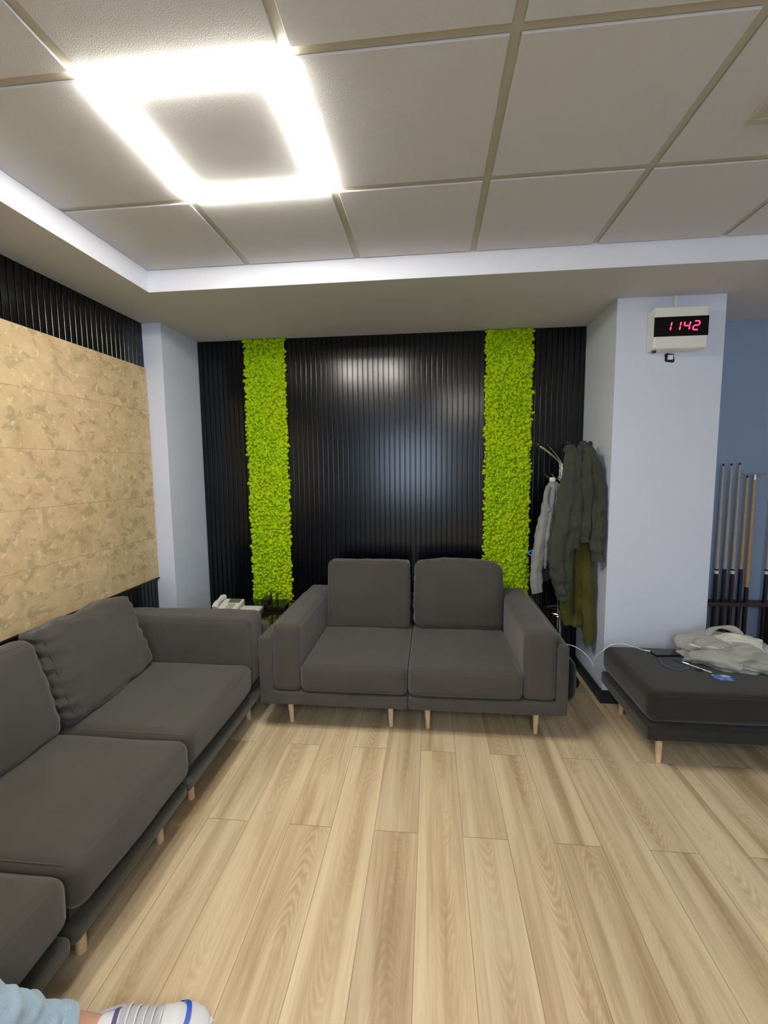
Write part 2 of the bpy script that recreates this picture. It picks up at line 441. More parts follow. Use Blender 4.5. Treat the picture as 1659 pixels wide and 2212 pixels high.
# tiled ceiling: channels with tees, tegular tiles hanging a little lower
GAP = .030
ct = MB(); ct.box(RX, XR, YREAR, RY, ZC+.008, 2.80)
struct(ct.build('ceiling_grid', 'grid', smooth=False))
tl = MB()
i0 = -2; i1 = 12; j0 = -8; j1 = 3
for i in range(i0, i1):
    for j in range(j0, j1):
        xa, xb = LX0+TP*i+GAP/2, LX0+TP*(i+1)-GAP/2
        ya, yb = LY0+TP*j+GAP/2, LY0+TP*(j+1)-GAP/2
        xa = max(xa, RX+.003); xb = min(xb, XR); ya = max(ya, YREAR); yb = min(yb, RY-.003)
        if xb-xa < .04 or yb-ya < .04: continue
        tl.box(xa, xb, ya, yb, ZC, ZC+.0075)
ceil = tl.build('ceiling', 'tile', smooth=False); struct(ceil); bevel(ceil, .002, 1)
# baseboards
bb = MB(); bb.box(PX2-.014, PX2, PY2-.014, YB, 0, .085); bb.box(PX2, PX3, PY2-.014, PY2, 0, .085)
struct(bb.build('baseboard_pillar', 'basebd', smooth=False))
struct(MB().box(PX3, XR, YB-.014, YB, 0, .085).build('baseboard_back', 'basebd', smooth=False))
struct(MB().box(XL, PX1, PY1-.014, PY1, 0, .085).build('baseboard_left', 'basebd', smooth=False))

# ------------------------------------------------------------------ slat panelling
def slats(mb, a0, a1, depth0, depth1, z0, z1, axis, pitch=.0395):
    """ribs running up the wall; axis x: wall is a y-plane, axis y: wall is an x-plane"""
    n = int(round((a1-a0)/pitch)); p = (a1-a0)/n; d = depth1-depth0
    prof = [(0, .45), (.06*p, .45), (.08*p, .90), (.12*p, .985), (.17*p, 1), (.86*p, 1), (.91*p, .985), (.95*p, .90), (.97*p, .45)]
    pts = []
    for i in range(n):
        for u, q in prof: pts.append((a0+i*p+u, depth0+d*q))
    pts.append((a1, depth0+d*.25))
    vs = []
    for u, q in pts:
        for z in (z0, z1): vs.append((u, q, z) if axis == 'x' else (q, u, z))
    fs = [(2*i, 2*i+2, 2*i+3, 2*i+1) for i in range(len(pts)-1)]
    mb.add(vs, fs)
sb = MB(); slats(sb, PX1, PX2, YB-.006, YB-.024, 0, ZS, 'x')
o = sb.build('trim_1', 'slat', smooth=False); struct(o, 'black ribbed panelling covering the back wall of the alcove')
sb = MB(); slats(sb, YREAR, PY1, XL+.002, XL+.020, 0, ZS, 'y')
o = sb.build('trim_2', 'slat', smooth=False); struct(o, 'black ribbed panelling covering the left wall')

# ------------------------------------------------------------------ cork board on the left wall
cb = MB().box(XL+.019, XL+.033, -1.6, 2.972, .780, 2.240).build('cork_board', 'cork', smooth=False)
bevel(cb, .002, 1)
tag(cb, 'mottled tan cork board of wide tiles covering the left wall above the sofa', 'cork board')
ce = MB().box(XL+.0335, XL+.040, -1.6, 2.972, .772, .7795).build('edge_strip', 'black', None, smooth=False)
ce.parent = cb

# ------------------------------------------------------------------ moss strips
def moss(name, x0, x1, z0, z1, label, seed):
    rnd = random.Random(seed); rs = np.random.RandomState(seed)
    bmi = bmesh.new(); bmesh.ops.create_icosphere(bmi, subdivisions=2, radius=1)
    iv = np.array([v.co[:] for v in bmi.verts]); ifc = np.array([[v.index for v in f.verts] for f in bmi.faces]); bmi.free()
    yb = YB-.026
    V = []; Fc = []; cnt = 0
    step = .0185
    z = z0
    row = 0
    while z < z1:
        x = x0+(row % 2)*step*.5
        while x < x1+.001:
            cx = x+rs.uniform(-.5, .5)*step; cz = z+rs.uniform(-.5, .5)*step
            edge = 1-min(1, min(cx-x0, x1-cx)/.02) if x0 < cx < x1 else 1
            big = rs.uniform(.009, .0165)
            dep = rs.uniform(.002, .026)*(1-.45*max(0, edge))
            for q in range(2):
                r = big*(1 if q == 0 else rs.uniform(.45, .7))
                ofs = np.zeros(3) if q == 0 else rs.uniform(-1, 1, 3)*big*.9
                c = np.array([cx, yb-dep, min(cz, z1-.012)])+ofs
                sc = rs.uniform(.75, 1.2, 3)*r
                nz = 1+.13*np.sin(iv@rs.uniform(-4, 4, 3)+rs.uniform(0, 6))
                V.append(iv*sc*nz[:, None]+c); Fc.append(ifc+cnt); cnt += len(iv)
            x += step
        z += step*.88; row += 1
    V = np.concatenate(V); Fc = np.concatenate(Fc)
    V[:, 2] = np.minimum(V[:, 2], ZS-.001); V[:, 1] = np.minimum(V[:, 1], YB-.003)
    me = bpy.data.meshes.new(name); me.from_pydata(V.tolist(), [], Fc.tolist()); me.materials.append(M['moss'])
    me.polygons.foreach_set('use_smooth', [True]*len(me.polygons)); me.update()
    r = root(name, ((x0+x1)/2, YB-.02, z0), label, 'moss panel', 'moss strips on the back wall')
    ob = bpy.data.objects.new('moss_cushion', me); COL.objects.link(ob); ob.parent = r; ob.location = -r.location
    MB().box(x0+.006, x1-.006, YB-.028, YB-.0245, z0, ZS-.002).build('backing_board', 'moss', r, smooth=False)
moss('moss_panel', -1.428, -1.108, .02, ZS, 'upright lime green moss strip nearest the corner table with the phone', 3)
moss('moss_panel', .412, .742, .02, ZS, 'upright lime green moss strip next to the coat rack', 9)

# ------------------------------------------------------------------ ceiling lamps
def lamp(i, j, label):
    x0, y0 = LX0+TP*i, LY0+TP*j; x1, y1 = x0+TP, y0+TP; t = .047; z0, z1 = ZC-.010, ZC-.0005
    r = root('ceiling_light', ((x0+x1)/2, (y0+y1)/2, ZC), label, 'ceiling light')
    e = .006
    m = MB(); X0, X1, Y0, Y1 = x0+e, x1-e, y0+e, y1-e
    m.box(X0, X1, Y0, Y0+t, z0, z1); m.box(X0, X1, Y1-t, Y1, z0, z1)
    m.box(X0, X0+t, Y0+t, Y1-t, z0, z1); m.box(X1-t, X1, Y0+t, Y1-t, z0, z1)
    m.build('light_strip', 'led', r, smooth=False)
    return r
lamp(0, 0, 'bright square LED frame light set round one ceiling tile')
lamp(2, -5, 'square LED frame light in the ceiling well behind the viewer')

# ceiling grille at the upper right
vr = root('ceiling_vent', (1.13, 1.60, ZC), 'small beige square grille set in the ceiling tile at the upper right', 'vent')
m = MB(); x0, x1, y0, y1 = 1.015, 1.255, 1.465, 1.685
for a, b_, z in ((0, .022, ZC-.010), (.022, .050, ZC-.006)):
    m.box(x0+a, x1-a, y0+a, y0+b_, z, ZC-.0005); m.box(x0+a, x1-a, y1-b_, y1-a, z, ZC-.0005)
    m.box(x0+a, x0+b_, y0+b_, y1-b_, z, ZC-.0005); m.box(x1-b_, x1-a, y0+b_, y1-b_, z, ZC-.0005)
m.build('frame', 'grid', vr, smooth=False)
m = MB()
for q in range(5): m.box(x0+.05, x1-.05, y0+.056+q*.024, y0+.062+q*.024, ZC-.006, ZC-.001)
m.build('louvre', 'white', vr, smooth=False)
MB().box(x0+.05, x1-.05, y0+.05, y1-.05, ZC-.0008, ZC-.0003).build('opening', 'black', vr, smooth=False)

# ------------------------------------------------------------------ upholstery
def cushion(c, size, r=.045, bulge=(0, 0, 0), wr=.002, seed=0, n=14, seam=True, tilt=None, wcor=.0, sag=None, mb=None):
    """soft box: faces bulge, cloth wrinkles; bulge per axis"""
    h = [q/2 for q in size]
    def fn(u, p, nrm):
        q = Vector(p)
        for a in range(3):
            b_, c_ = (a+1) % 3, (a+2) % 3
            if bulge[a]:
                k = max(0, 1-u[b_]**2)*max(0, 1-u[c_]**2)
                q[a] += bulge[a]*k*(1 if u[a] > 0 else -1)*abs(u[a])**1.5
        s_ = Vector((p[0]*5+seed*7.3, p[1]*5, p[2]*5))
        q += nrm*(noise.noise(s_)*wr)
        if wcor:     # pulled wrinkles running in from the ends
            tn = min(range(3), key=lambda a: size[a]); e = max(abs(u[a]) for a in range(3) if a != tn)
            w_ = noise.noise(Vector((p[0]*4+seed, p[1]*9+seed, p[2]*34+p[0]*14)))
            q += nrm*(w_*wcor*max(0, e)**4)
        return q
    m = mb or MB()
    st = len(m.v)
    m.rbox((0, 0, 0), size, r, n, 4, fn)
    if seam:
        rr = min(r, min(h)*.99); d45 = rr*(1-1/math.sqrt(2))
        big = sorted(range(3), key=lambda a: size[a])   # seam follows the two large faces
        a = big[0]; b_, c_ = big[1], big[2]
        for sg in (-1, 1):
            path = []
            hb, hc = h[b_]-d45, h[c_]-d45
            cc = rr*.9; pts2 = []
            for (sb_, sc_, a0) in ((1, 1, 0), (-1, 1, 90), (-1, -1, 180), (1, -1, 270)):
                for q in range(7):
                    an = math.radians(a0+15*q); pts2.append((sb_*(hb-cc)+cc*math.cos(an), sc_*(hc-cc)+cc*math.sin(an)))
            full = []
            for i in range(len(pts2)):
                p0, p1 = pts2[i], pts2[(i+1) % len(pts2)]
                nn = max(1, int(math.dist(p0, p1)/.05))
                for q in range(nn): full.append((p0[0]+(p1[0]-p0[0])*q/nn, p0[1]+(p1[1]-p0[1])*q/nn))
            full.append(full[0])
            for x, y in full:
                p = Vector((0, 0, 0)); p[a] = sg*(h[a]-d45); p[b_] = x; p[c_] = y
                u = tuple(p[i]/h[i] for i in range(3)); nn_ = Vector((0, 0, 0)); nn_[a] = sg; 
                L = math.hypot(x/h[b_], y/h[c_]); nn_[b_] = x/h[b_]; nn_[c_] = y/h[c_]; nn_.normalize()
                path.append(fn(u, p, nn_)-nn_*.0005)
            m.tube(path, .0022, 5, cap=False)
    Rm = tilt or Matrix.Identity(3)
    for i in range(st, len(m.v)):
        q = Rm @ Vector(m.v[i]); m.v[i] = (q[0]+c[0], q[1]+c[1], q[2]+c[2])
    return m
def Rx(a): return Matrix.Rotation(a, 3, 'X')
def Ry(a): return Matrix.Rotation(a, 3, 'Y')
def Rz(a): return Matrix.Rotation(a, 3, 'Z')
def leg(parent, x, y, dx, dy, h=.168, rb=.0125):
    m = MB(); m.tube([(x, y, h), (x+dx, y+dy, .0)], [.0195, rb], 16)
    m.build('leg', 'legwood', parent)

ZB0, ZB1 = .165, .243      # base panels
# ---- front sofa (two joined modules against the back wall)
fs_ = root('sofa', (-.125, 2.95, 0), 'charcoal two-seat sofa with square arms in front of the black ribbed wall', 'sofa')
Y0f, Y1f = 2.43, 3.40
for xa, xb in ((-1.000, -.131), (-.124, .755)):
    MB().rbox(((xa+xb)/2, (Y0f+Y1f)/2, (ZB0+ZB1)/2), (xb-xa, Y1f-Y0f, ZB1-ZB0), .014, 6, 3).build('base_frame', 'sofa', fs_)
for xa, xb in ((-1.000, -.925), (.696, .755)):
    MB().rbox(((xa+xb)/2, (Y0f+Y1f)/2, (ZB0+.57)/2+.01), (xb-xa, Y1f-Y0f-.002, .57-ZB0-.02), .016, 6, 3).build('side_panel', 'sofa', fs_)
for xa, xb in ((-.925, -.131), (-.124, .696)):
    MB().rbox(((xa+xb)/2, Y1f-.04, .42), (xb-xa, .078, .34), .02, 6, 3).build('back_panel', 'sofa', fs_)
for k, (xa, xb, sd) in enumerate(((-.919, -.757, 1), (.514, .690, 2))):
    cushion(((xa+xb)/2, 2.435+.455, .4475), (xb-xa, .91, .40), .032, (.006, .006, .004), .0025, sd, wcor=.001).build('arm_cushion', 'sofa', fs_)
for xa, xb, sd in ((-.754, -.131, 3), (-.124, .511, 4)):
    cushion(((xa+xb)/2, 2.425+.40, .328), (xb-xa, .80, .165), .036, (.003, .010, .014), .003, sd, n=18).build('seat_cushion', 'sofa', fs_)
cushion((-.440, 3.165, .638), (.585, .185, .475), .026, (.004, .020, .006), .004, 5, tilt=Rx(-.13), wcor=.006, n=20).build('back_cushion', 'sofa', fs_)
cushion((.192, 3.160, .640), (.605, .190, .470), .055, (.010, .026, .022), .006, 6, tilt=Rx(-.13) @ Ry(.01), wcor=.008, n=20).build('back_cushion', 'sofa', fs_)
for x, dx in ((-.855, .012), (-.238, .004), (-.018, .004), (.612, -.006)):
    leg(fs_, x, 2.545, dx, -.006); leg(fs_, x, 3.30, dx, .006)

# ---- left sofa (modules along the cork wall)
ls = root('sofa', (-1.49, 1.4, 0), 'long charcoal sofa along the left wall under the cork board', 'sofa')
XF, XK = -1.035, -1.925       # front and back planes
segs = ((1.724, 2.735), (1.090, 1.716), (.205, 1.082))
for ya, yb in segs:
    MB().rbox(((XF+XK)/2-.004, (ya+yb)/2, .168), (XF-XK-.008, yb-ya, .062), .022, 6, 3).box(XK+.05, XF-.05, ya+.03, yb-.03, .18, .262).build('base_frame', 'sofa', ls)
for ya, yb in ((2.655, 2.735), (.205, .28)):
    MB().rbox(((XF+XK)/2, (ya+yb)/2, (ZB0+.57)/2+.01), (XF-XK-.002, yb-ya, .57-ZB0-.02), .016, 6, 3).build('side_panel', 'sofa', ls)
for ya, yb in ((1.724, 2.655), (1.090, 1.716), (.28, 1.082)):
    MB().rbox((XK+.04, (ya+yb)/2, .40), (.078, yb-ya, .34), .02, 6, 3).build('back_panel', 'sofa', ls)
cushion((XF-.45, 2.535, .462), (.875, .215, .425), .040, (.004, .010, .006), .005, 11, wcor=.004).build('arm_cushion', 'sofa', ls)
cushion((XF-.45, .375, .4475), (.875, .165, .40), .032, (.004, .006, .004), .003, 12).build('arm_cushion', 'sofa', ls)
cushion((XF-.405, 2.075, .330), (.815, .700, .170), .045, (.010, .003, .010), .004, 13, n=18).build('seat_cushion', 'sofa', ls)
cushion((XF-.395, 1.403, .322), (.815, .625, .168), .045, (.012, .003, .010), .004, 14, n=18).build('seat_cushion', 'sofa', ls)
cushion((XF-.405, .772, .318), (.815, .620, .166), .045, (.012, .003, .010), .004, 15, n=18).build('seat_cushion', 'sofa', ls)
cushion((-1.718, 2.045, .612), (.170, .655, .455), .045, (.024, .008, .010), .006, 16, tilt=Ry(-.32) @ Rz(.08), wcor=.020, n=30).build('back_cushion', 'sofa', ls)
cushion((-1.722, 1.420, .600), (.175, .600, .450), .055, (.026, .010, .014), .007, 17, tilt=Ry(-.26) @ Rz(.03), wcor=.010, n=22).build('back_cushion', 'sofa', ls)
cushion((-1.722, .800, .600), (.175, .590, .450), .050, (.024, .010, .010), .006, 18, tilt=Ry(-.26), wcor=.010, n=18).build('back_cushion', 'sofa', ls)
for y in (2.545, 1.870, 1.622, 1.196, .98, .32):
    leg(ls, -1.132, y, .006, 0, .142, .0165); leg(ls, -1.84, y, -.006, 0, .142, .0165)

# ---- ottoman by the right pillar
ot = root('ottoman', (1.52, 2.555, 0), 'large black upholstered ottoman on short beech legs before the pale blue pillar', 'ottoman')
MB().rbox((1.522, 2.555, .2035), (.875, .630, .077), .016, 6, 3).build('base_frame', 'ottoman', ot)
cushion((1.520, 2.553, .336), (.872, .632, .158), .048, (.004, .006, .004), .003, 21, n=18).build('seat_cushion', 'ottoman', ot)
for x in (1.183, 1.86):
    leg(ot, x, 2.335, .002, -.004); leg(ot, x, 2.79, .002, .004)
#NEXT#
# things lying on the ottoman -----------------------------------------
ZO = .420
def quad_plate(mb, pts, z0, z1):
    n = len(pts); vs = [(x, y, z0) for x, y in pts]+[(x, y, z1) for x, y in pts]
    fs = [tuple(reversed(range(n))), tuple(range(n, 2*n))]+[(i, (i+1) % n, n+(i+1) % n, n+i) for i in range(n)]
    return mb.add(vs, fs)
def rot_rect(cx, cy, w, d, a, r=.008, k=4):
    out = []
    for sx, sy, a0 in ((1, 1, 0), (-1, 1, 90), (-1, -1, 180), (1, -1, 270)):
        for q in range(k+1):
            an = math.radians(a0+90*q/k); x = sx*(w/2-r)+r*math.cos(an); y = sy*(d/2-r)+r*math.sin(an)
            out.append((cx+x*math.cos(a)-y*math.sin(a), cy+x*math.sin(a)+y*math.cos(a)))
    return out
pb = root('phone', (1.39, 2.74, ZO), 'dark smartphone lying on the ottoman with a white cable plugged in', 'phone')
quad_plate(MB(), rot_rect(1.395, 2.738, .150, .085, .10), ZO-.001, ZO+.009).build('body', 'black', pb, smooth=False)
quad_plate(MB(), rot_rect(1.395, 2.738, .142, .078, .10, .006), ZO+.0091, ZO+.0098).build('screen', plain('phone_glass', (.02, .022, .03), .2), pb, smooth=False)
def smooth_path(pts, n=8):
    P = [Vector(p) for p in pts]; out = []
    for i in range(len(P)-1):
        a, b, c, d = P[max(i-1, 0)], P[i], P[i+1], P[min(i+2, len(P)-1)]
        for q in range(n):
            f = q/n; out.append(.5*((2*b)+(c-a)*f+(2*a-5*b+4*c-d)*f*f+(3*b-a-3*c+d)*f**3))
    out.append(P[-1]); return out
cab = MB().tube(smooth_path([(.775, 3.06, .30), (.86, 2.99, .36), (.925, 2.93, .375), (.985, 2.90, .345), (1.035, 2.90, .285), (1.045, 2.895, .25),
    (1.040, 2.88, .29), (1.045, 2.84, .355), (1.072, 2.805, .405), (1.112, 2.80, .440), (1.175, 2.79, .452), (1.235, 2.78, .441), (1.285, 2.765, .4285), (1.318, 2.755, .4265)], 6), .0024, 8)
cbo = cab.build('charging_cable', 'cable')
tag(cbo, 'thin white charging cable looping from behind the sofa over the ottoman edge', 'cable')
pl = MB().tube([(1.292, 2.762, .4275), (1.322, 2.752, .4265)], .0042, 8).build('plug', 'cable'); pl.parent = cbo
# lanyard with badge
ly = root('lanyard', (1.40, 2.56, ZO), 'navy blue lanyard with a blue badge card lying on the ottoman', 'lanyard')
def ribbon(path, w, th, flat=True):
    mb = MB(); P = smooth_path(path, 6)
    vs = []; fs = []
    for i, p in enumerate(P):
        t = (P[min(i+1, len(P)-1)]-P[max(i-1, 0)]).normalized(); sd = Vector((-t.y, t.x, 0)).normalized()*w/2
        for q in ((p-sd), (p+sd)): vs += [(q.x, q.y, q.z), (q.x, q.y, q.z+th)]
    for i in range(len(P)-1):
        a = i*4; b = a+4
        fs += [(a, a+2, b+2, b), (a+1, b+1, b+3, a+3), (a, b, b+1, a+1), (a+2, a+3, b+3, b+2)]
    e = (len(P)-1)*4; fs += [(0, 1, 3, 2), (e, e+2, e+3, e+1)]
    return mb.add(vs, fs)
ribbon([(1.335, 2.675, ZO), (1.315, 2.61, ZO), (1.315, 2.55, ZO), (1.355, 2.515, ZO), (1.405, 2.53, ZO), (1.440, 2.58, ZO), (1.445, 2.63, ZO+.002), (1.415, 2.675, ZO+.003)], .017, .0016).build('ribbon', 'navy', ly)
ribbon([(1.400, 2.66, ZO+.004), (1.425, 2.62, ZO+.004), (1.438, 2.590, ZO+.004)], .017, .0016).build('ribbon', 'navy', ly)
MB().tube([(1.436, 2.597, ZO+.006), (1.512, 2.487, ZO+.006)], .0032, 8).build('clip_strap', 'white', ly)
MB().tube([(1.425, 2.605, ZO+.007), (1.447, 2.580, ZO+.007)], .006, 8).build('metal_clip', 'chrome', ly)
MB().ball((1.463, 2.515, ZO+.006), .013, sq=(1.6, .8, .5)).build('badge_reel', 'black', ly)
def badge_mat():
    m, nt, b = new_mat('blue_badge_print'); g = N(nt); c = g.coord()
    f = g.noise(c, 26, 2, .5, .5)
    g.l(g.ramp(f, [(.36, (.03, .12, .50)), (.48, (.08, .26, .70)), (.56, (.30, .45, .80)), (.64, (.75, .72, .80))]), b.inputs['Base Color'])
    b.inputs['Roughness'].default_value = .12; return m
quad_plate(MB(), rot_rect(1.543, 2.442, .086, .060, -.04, .006), ZO-.001, ZO+.003).build('badge_card', badge_mat(), ly, smooth=False)

# crumpled sweatshirt --------------------------------------------------
hd = root('sweatshirt', (1.70, 2.66, ZO), 'crumpled light grey hooded sweatshirt with white drawstring heaped on the ottoman', 'sweatshirt')
def crumple(c, r, seed, amp=.25, freq=3.2, stretch=(1, 1, 1), seg=72, rings=48, rot=0, ridge=.5, pw=.7):
    vs = []; fs = []
    for i in range(rings+1):
        a = PI*i/rings
        for j in range(seg):
            b = 2*PI*j/seg; d = Vector((math.sin(a)*math.cos(b), math.sin(a)*math.sin(b), math.cos(a)))
            q = Vector((d.x*stretch[0], d.y*stretch[1], d.z*stretch[2]))*freq+Vector((seed*5.1, seed*2.3, seed))
            q = q+Vector((noise.noise(q*.7+Vector((9, 0, 0))), noise.noise(q*.7), noise.noise(q*.7+Vector((0, 4, 0)))))*.9
            nv = (1-2*abs(noise.noise(q)))*ridge+noise.noise(q*.6)*1.1+.08*(1-2*abs(noise.noise(q*2.4)))
            k = 1+amp*(nv-.3)
            sgn = lambda v: math.copysign(abs(v)**pw, v)
            x, y, z = sgn(d.x)*r[0]*k if 0 else d.x*r[0]*k, d.y*r[1]*k, d.z*r[2]*k
            x, y = x*math.cos(rot)-y*math.sin(rot), x*math.sin(rot)+y*math.cos(rot)
            vs.append((c[0]+x, c[1]+y, max(c[2]+z, ZO-.001)))
    for i in range(rings):
        for j in range(seg):
            fs.append((i*seg+j, (i+1)*seg+j, (i+1)*seg+(j+1) % seg, i*seg+(j+1) % seg))
    return MB().add(vs, fs)
b1 = crumple((1.70, 2.655, .455), (.235, .155, .085), 2, .36, 2.3, (1, 1.6, 1.2), rot=-.25)
b1.loft([(1.50, 2.645, .452, .055, .030, 1.2), (1.555, 2.590, .470, .070, .040, 1.0), (1.625, 2.545, .468, .062, .040, 1.0), (1.675, 2.515, .452, .050, .030, 1.0)], 26, 36, 3, .06, .10, 0, 3, .012, 13)
b1.build('body', 'hood', hd, angle=80)
# sleeve folded to the left, ends in the cuff near the phone
MB().loft([(1.485, 2.795, .455, .032, .034, 1.5), (1.54, 2.790, .470, .045, .045, 1.5), (1.63, 2.77, .495, .055, .055, 1.5), (1.72, 2.74, .50, .055, .05, 1.5), (1.80, 2.70, .48, .04, .04, 1.5)], 34, 36, 3, .08, .10, 0, 5, .014, 12).build('sleeve', 'hood', hd, angle=80)
MB().loft([(1.66, 2.56, .460, .040, .032, 1.2), (1.735, 2.535, .462, .042, .036, 1.2), (1.80, 2.500, .448, .034, .026, 1.2), (1.845, 2.470, .432, .012, .010, 1.2)], 30, 30, 3, .12, .10, 1, 8, .010, 16).build('sleeve', 'hood', hd, angle=80)
MB().loft([(1.80, 2.62, .470, .045, .042, 1.4), (1.87, 2.605, .492, .050, .045, 1.4), (1.93, 2.575, .475, .040, .035, 1.4), (1.965, 2.545, .445, .020, .018, 1.4)], 30, 30, 3, .10, .08, 2, 4, .012, 14).build('hem_fold', 'hood', hd, angle=80)
# hood rim standing up at the back
MB().tube(smooth_path([(1.625, 2.735, .535), (1.65, 2.745, .568), (1.695, 2.735, .592), (1.75, 2.715, .590), (1.79, 2.695, .560)], 7), [.014+.006*math.sin(i*.35) for i in range(29)], 12).build('hood_rim', 'hood', hd)
crumple((1.760, 2.650, .520), (.105, .075, .052), 6, .38, 1.6, (1, 2.0, 1.2), rot=-.5).build('hood_lining', 'hoodwhite', hd, angle=80)
MB().tube(smooth_path([(1.475, 2.640, .520), (1.505, 2.632, .515), (1.53, 2.620, .511), (1.56, 2.612, .520), (1.59, 2.602, .520), (1.615, 2.592, .516), (1.635, 2.600, .524)], 5), [.0075]*6+[.0042]*25, 8).build('drawstring', 'hoodwhite', hd)

# ------------------------------------------------------------------ wall clock on the right pillar
YP = PY2
ck = root('digital_clock', (1.43, YP, 2.35), 'white wall-mounted digital clock with red digits high on the blue pillar', 'clock')
cx0, cx1, cz0, cz1, cd_ = 1.288, 1.582, 2.212, 2.448, .095
m = MB(); m.rbox(((cx0+cx1)/2, YP-cd_/2, (cz0+cz1)/2), (cx1-cx0, cd_, cz1-cz0), .012, 6, 3); m.build('case', 'ivory', ck)
yf = YP-cd_
MB().box(cx0+.001, cx1-.001, yf-.0016, yf+.02, cz0+.068, cz0+.177).build('display_window', 'screen', ck, smooth=False)
def seg7(x, z, w, h, ch, y0, y1, mb, sl=.16):
    t = .0058; on = {'1': 'bc', '4': 'fgbc', '2': 'abged'}[ch]
    S = {'a': (0, h, w, h, 0), 'g': (0, h/2, w, h/2, 0), 'd': (0, 0, w, 0, 0), 'f': (0, h/2, 0, h, 1), 'b': (w, h/2, w, h, 1), 'e': (0, 0, 0, h/2, 1), 'c': (w, 0, w, h/2, 1)}
    for s_ in on:
        xa, za, xb, zb, v = S[s_]; g_ = .0018
        if v: pts = [(xa, za+g_), (xa+t/2, za+g_+t/2), (xa+t/2, zb-g_-t/2), (xa, zb-g_), (xa-t/2, zb-g_-t/2), (xa-t/2, za+g_+t/2)]
        else: pts = [(xa+g_, za), (xa+g_+t/2, za-t/2), (xb-g_-t/2, za-t/2), (xb-g_, za), (xb-g_-t/2, za+t/2), (xa+g_+t/2, za+t/2)]
        P = [(x+px+(pz)*sl, z+pz) for px, pz in pts]; n = 6
        mb.add([(a, y0, b_) for a, b_ in P]+[(a, y1, b_) for a, b_ in P], [tuple(range(n)), tuple(range(2*n-1, n-1, -1))]+[(i, (i+1) % n, n+(i+1) % n, n+i) for i in range(n)])
zd, hd_ = cz0+.100, .048
for q, ch in enumerate('1142'):
    mb = MB(); seg7(cx0+.056+q*.0505, zd, .030, hd_, ch, yf-.0030, yf-.0017, mb); mb.build('digit', 'red', ck, smooth=False)
MB().cyl(cx0+.025, YP-.05, cz0-.012, cz0+.004, .011).build('cable_gland', 'black', ck)
tag(MB().box(1.432, 1.448, YP-.010, YP-.0002, cz1, ZS-.001).build('cable_duct', 'white', smooth=False), 'short white cable duct running from the digital clock up to the ceiling', 'cable duct')
sk = root('wall_socket', (1.427, YP, 2.188), 'small open wall box with a white connector just under the digital clock', 'socket')
m = MB(); c0 = (1.425, 2.180); n = 18
rnd = random.Random(4); vs = []; 
for i in range(n):
    a = 2*PI*i/n; r_ = (.027+rnd.uniform(-.003, .004))/max(abs(math.cos(a)), abs(math.sin(a)))**.7
    vs.append((c0[0]+r_*math.cos(a), YP-.0015, c0[1]+r_*math.sin(a)))
m.add(vs+[(x, YP-.0002, z) for x, _, z in vs], [tuple(range(n))]+[(i, (i+1) % n, n+(i+1) % n, n+i) for i in range(n)])
m.build('hole', 'black', sk, smooth=False)
MB().box(1.413, 1.440, YP-.012, YP-.0016, 2.168, 2.195).build('connector', 'white', sk, smooth=False)

# ------------------------------------------------------------------ coat rack
RXc, RYc = .915, 3.215
cr = root('coat_rack', (RXc, RYc, 0), 'chrome coat rack with black ball tips between the sofa and the pillar', 'coat rack')
m = MB()
for k in range(3):
    a = 2*PI*k/3+.5; m.tube([(RXc+.012*math.cos(a), RYc+.012*math.sin(a), .06), (RXc+.012*math.cos(a), RYc+.012*math.sin(a), 1.56)], .0085, 12)
m.build('pole', 'chrome', cr)
for k, deg in enumerate((8, 62, 112, 152, 186, 262, 318)):
    a = math.radians(deg); ca, sa = math.cos(a), math.sin(a)
    q = MB().tube(smooth_path([(RXc+r_*ca, RYc+r_*sa, z) for r_, z in ((.026, 1.44), (.024, 1.50), (.030, 1.565), (.062, 1.60), (.12, 1.65), (.168, 1.682))], 5), .0042, 10).build('upper_hook', 'chrome', cr)
    b_ = MB().ball((RXc+.176*ca, RYc+.176*sa, 1.688), .0150).build('ball_tip', 'black', None); b_.parent = q
    q = MB().tube(smooth_path([(RXc+r_*ca, RYc+r_*sa, z) for r_, z in ((.026, 1.52), (.026, 1.475), (.045, 1.452), (.085, 1.455), (.118, 1.478))], 5), .0042, 10).build('lower_hook', 'chrome', cr)
    b_ = MB().ball((RXc+.124*ca, RYc+.124*sa, 1.483), .0105).build('ball_tip', 'black', None); b_.parent = q
def ring(c, R_, r, seg=48):
    return MB().tube([(c[0]+R_*math.cos(2*PI*i/seg), c[1]+R_*math.sin(2*PI*i/seg), c[2]) for i in range(seg+1)], r, 8, cap=False)
for z in (1.455, 1.52): 
    MB().tube([(RXc, RYc, z), (RXc, RYc, z+.012)], .030, 24).build('collar', 'chrome', cr)
m = ring((RXc, RYc, .52), .105, .005)
for k in range(3):
    a = 2*PI*k/3+.3; m.tube([(RXc, RYc, .52), (RXc+.105*math.cos(a), RYc+.105*math.sin(a), .52)], .004, 8)
m.build('umbrella_ring', 'chrome', cr)
ring((RXc, RYc, .485), .045, .005).build('umbrella_ring', 'chrome', cr)
m = MB()
m.cyl(RXc, RYc, .0, .018, .150, .145, 40); m.cyl(RXc, RYc, .018, .065, .05, .022, 24)
m.build('base', 'black', cr)

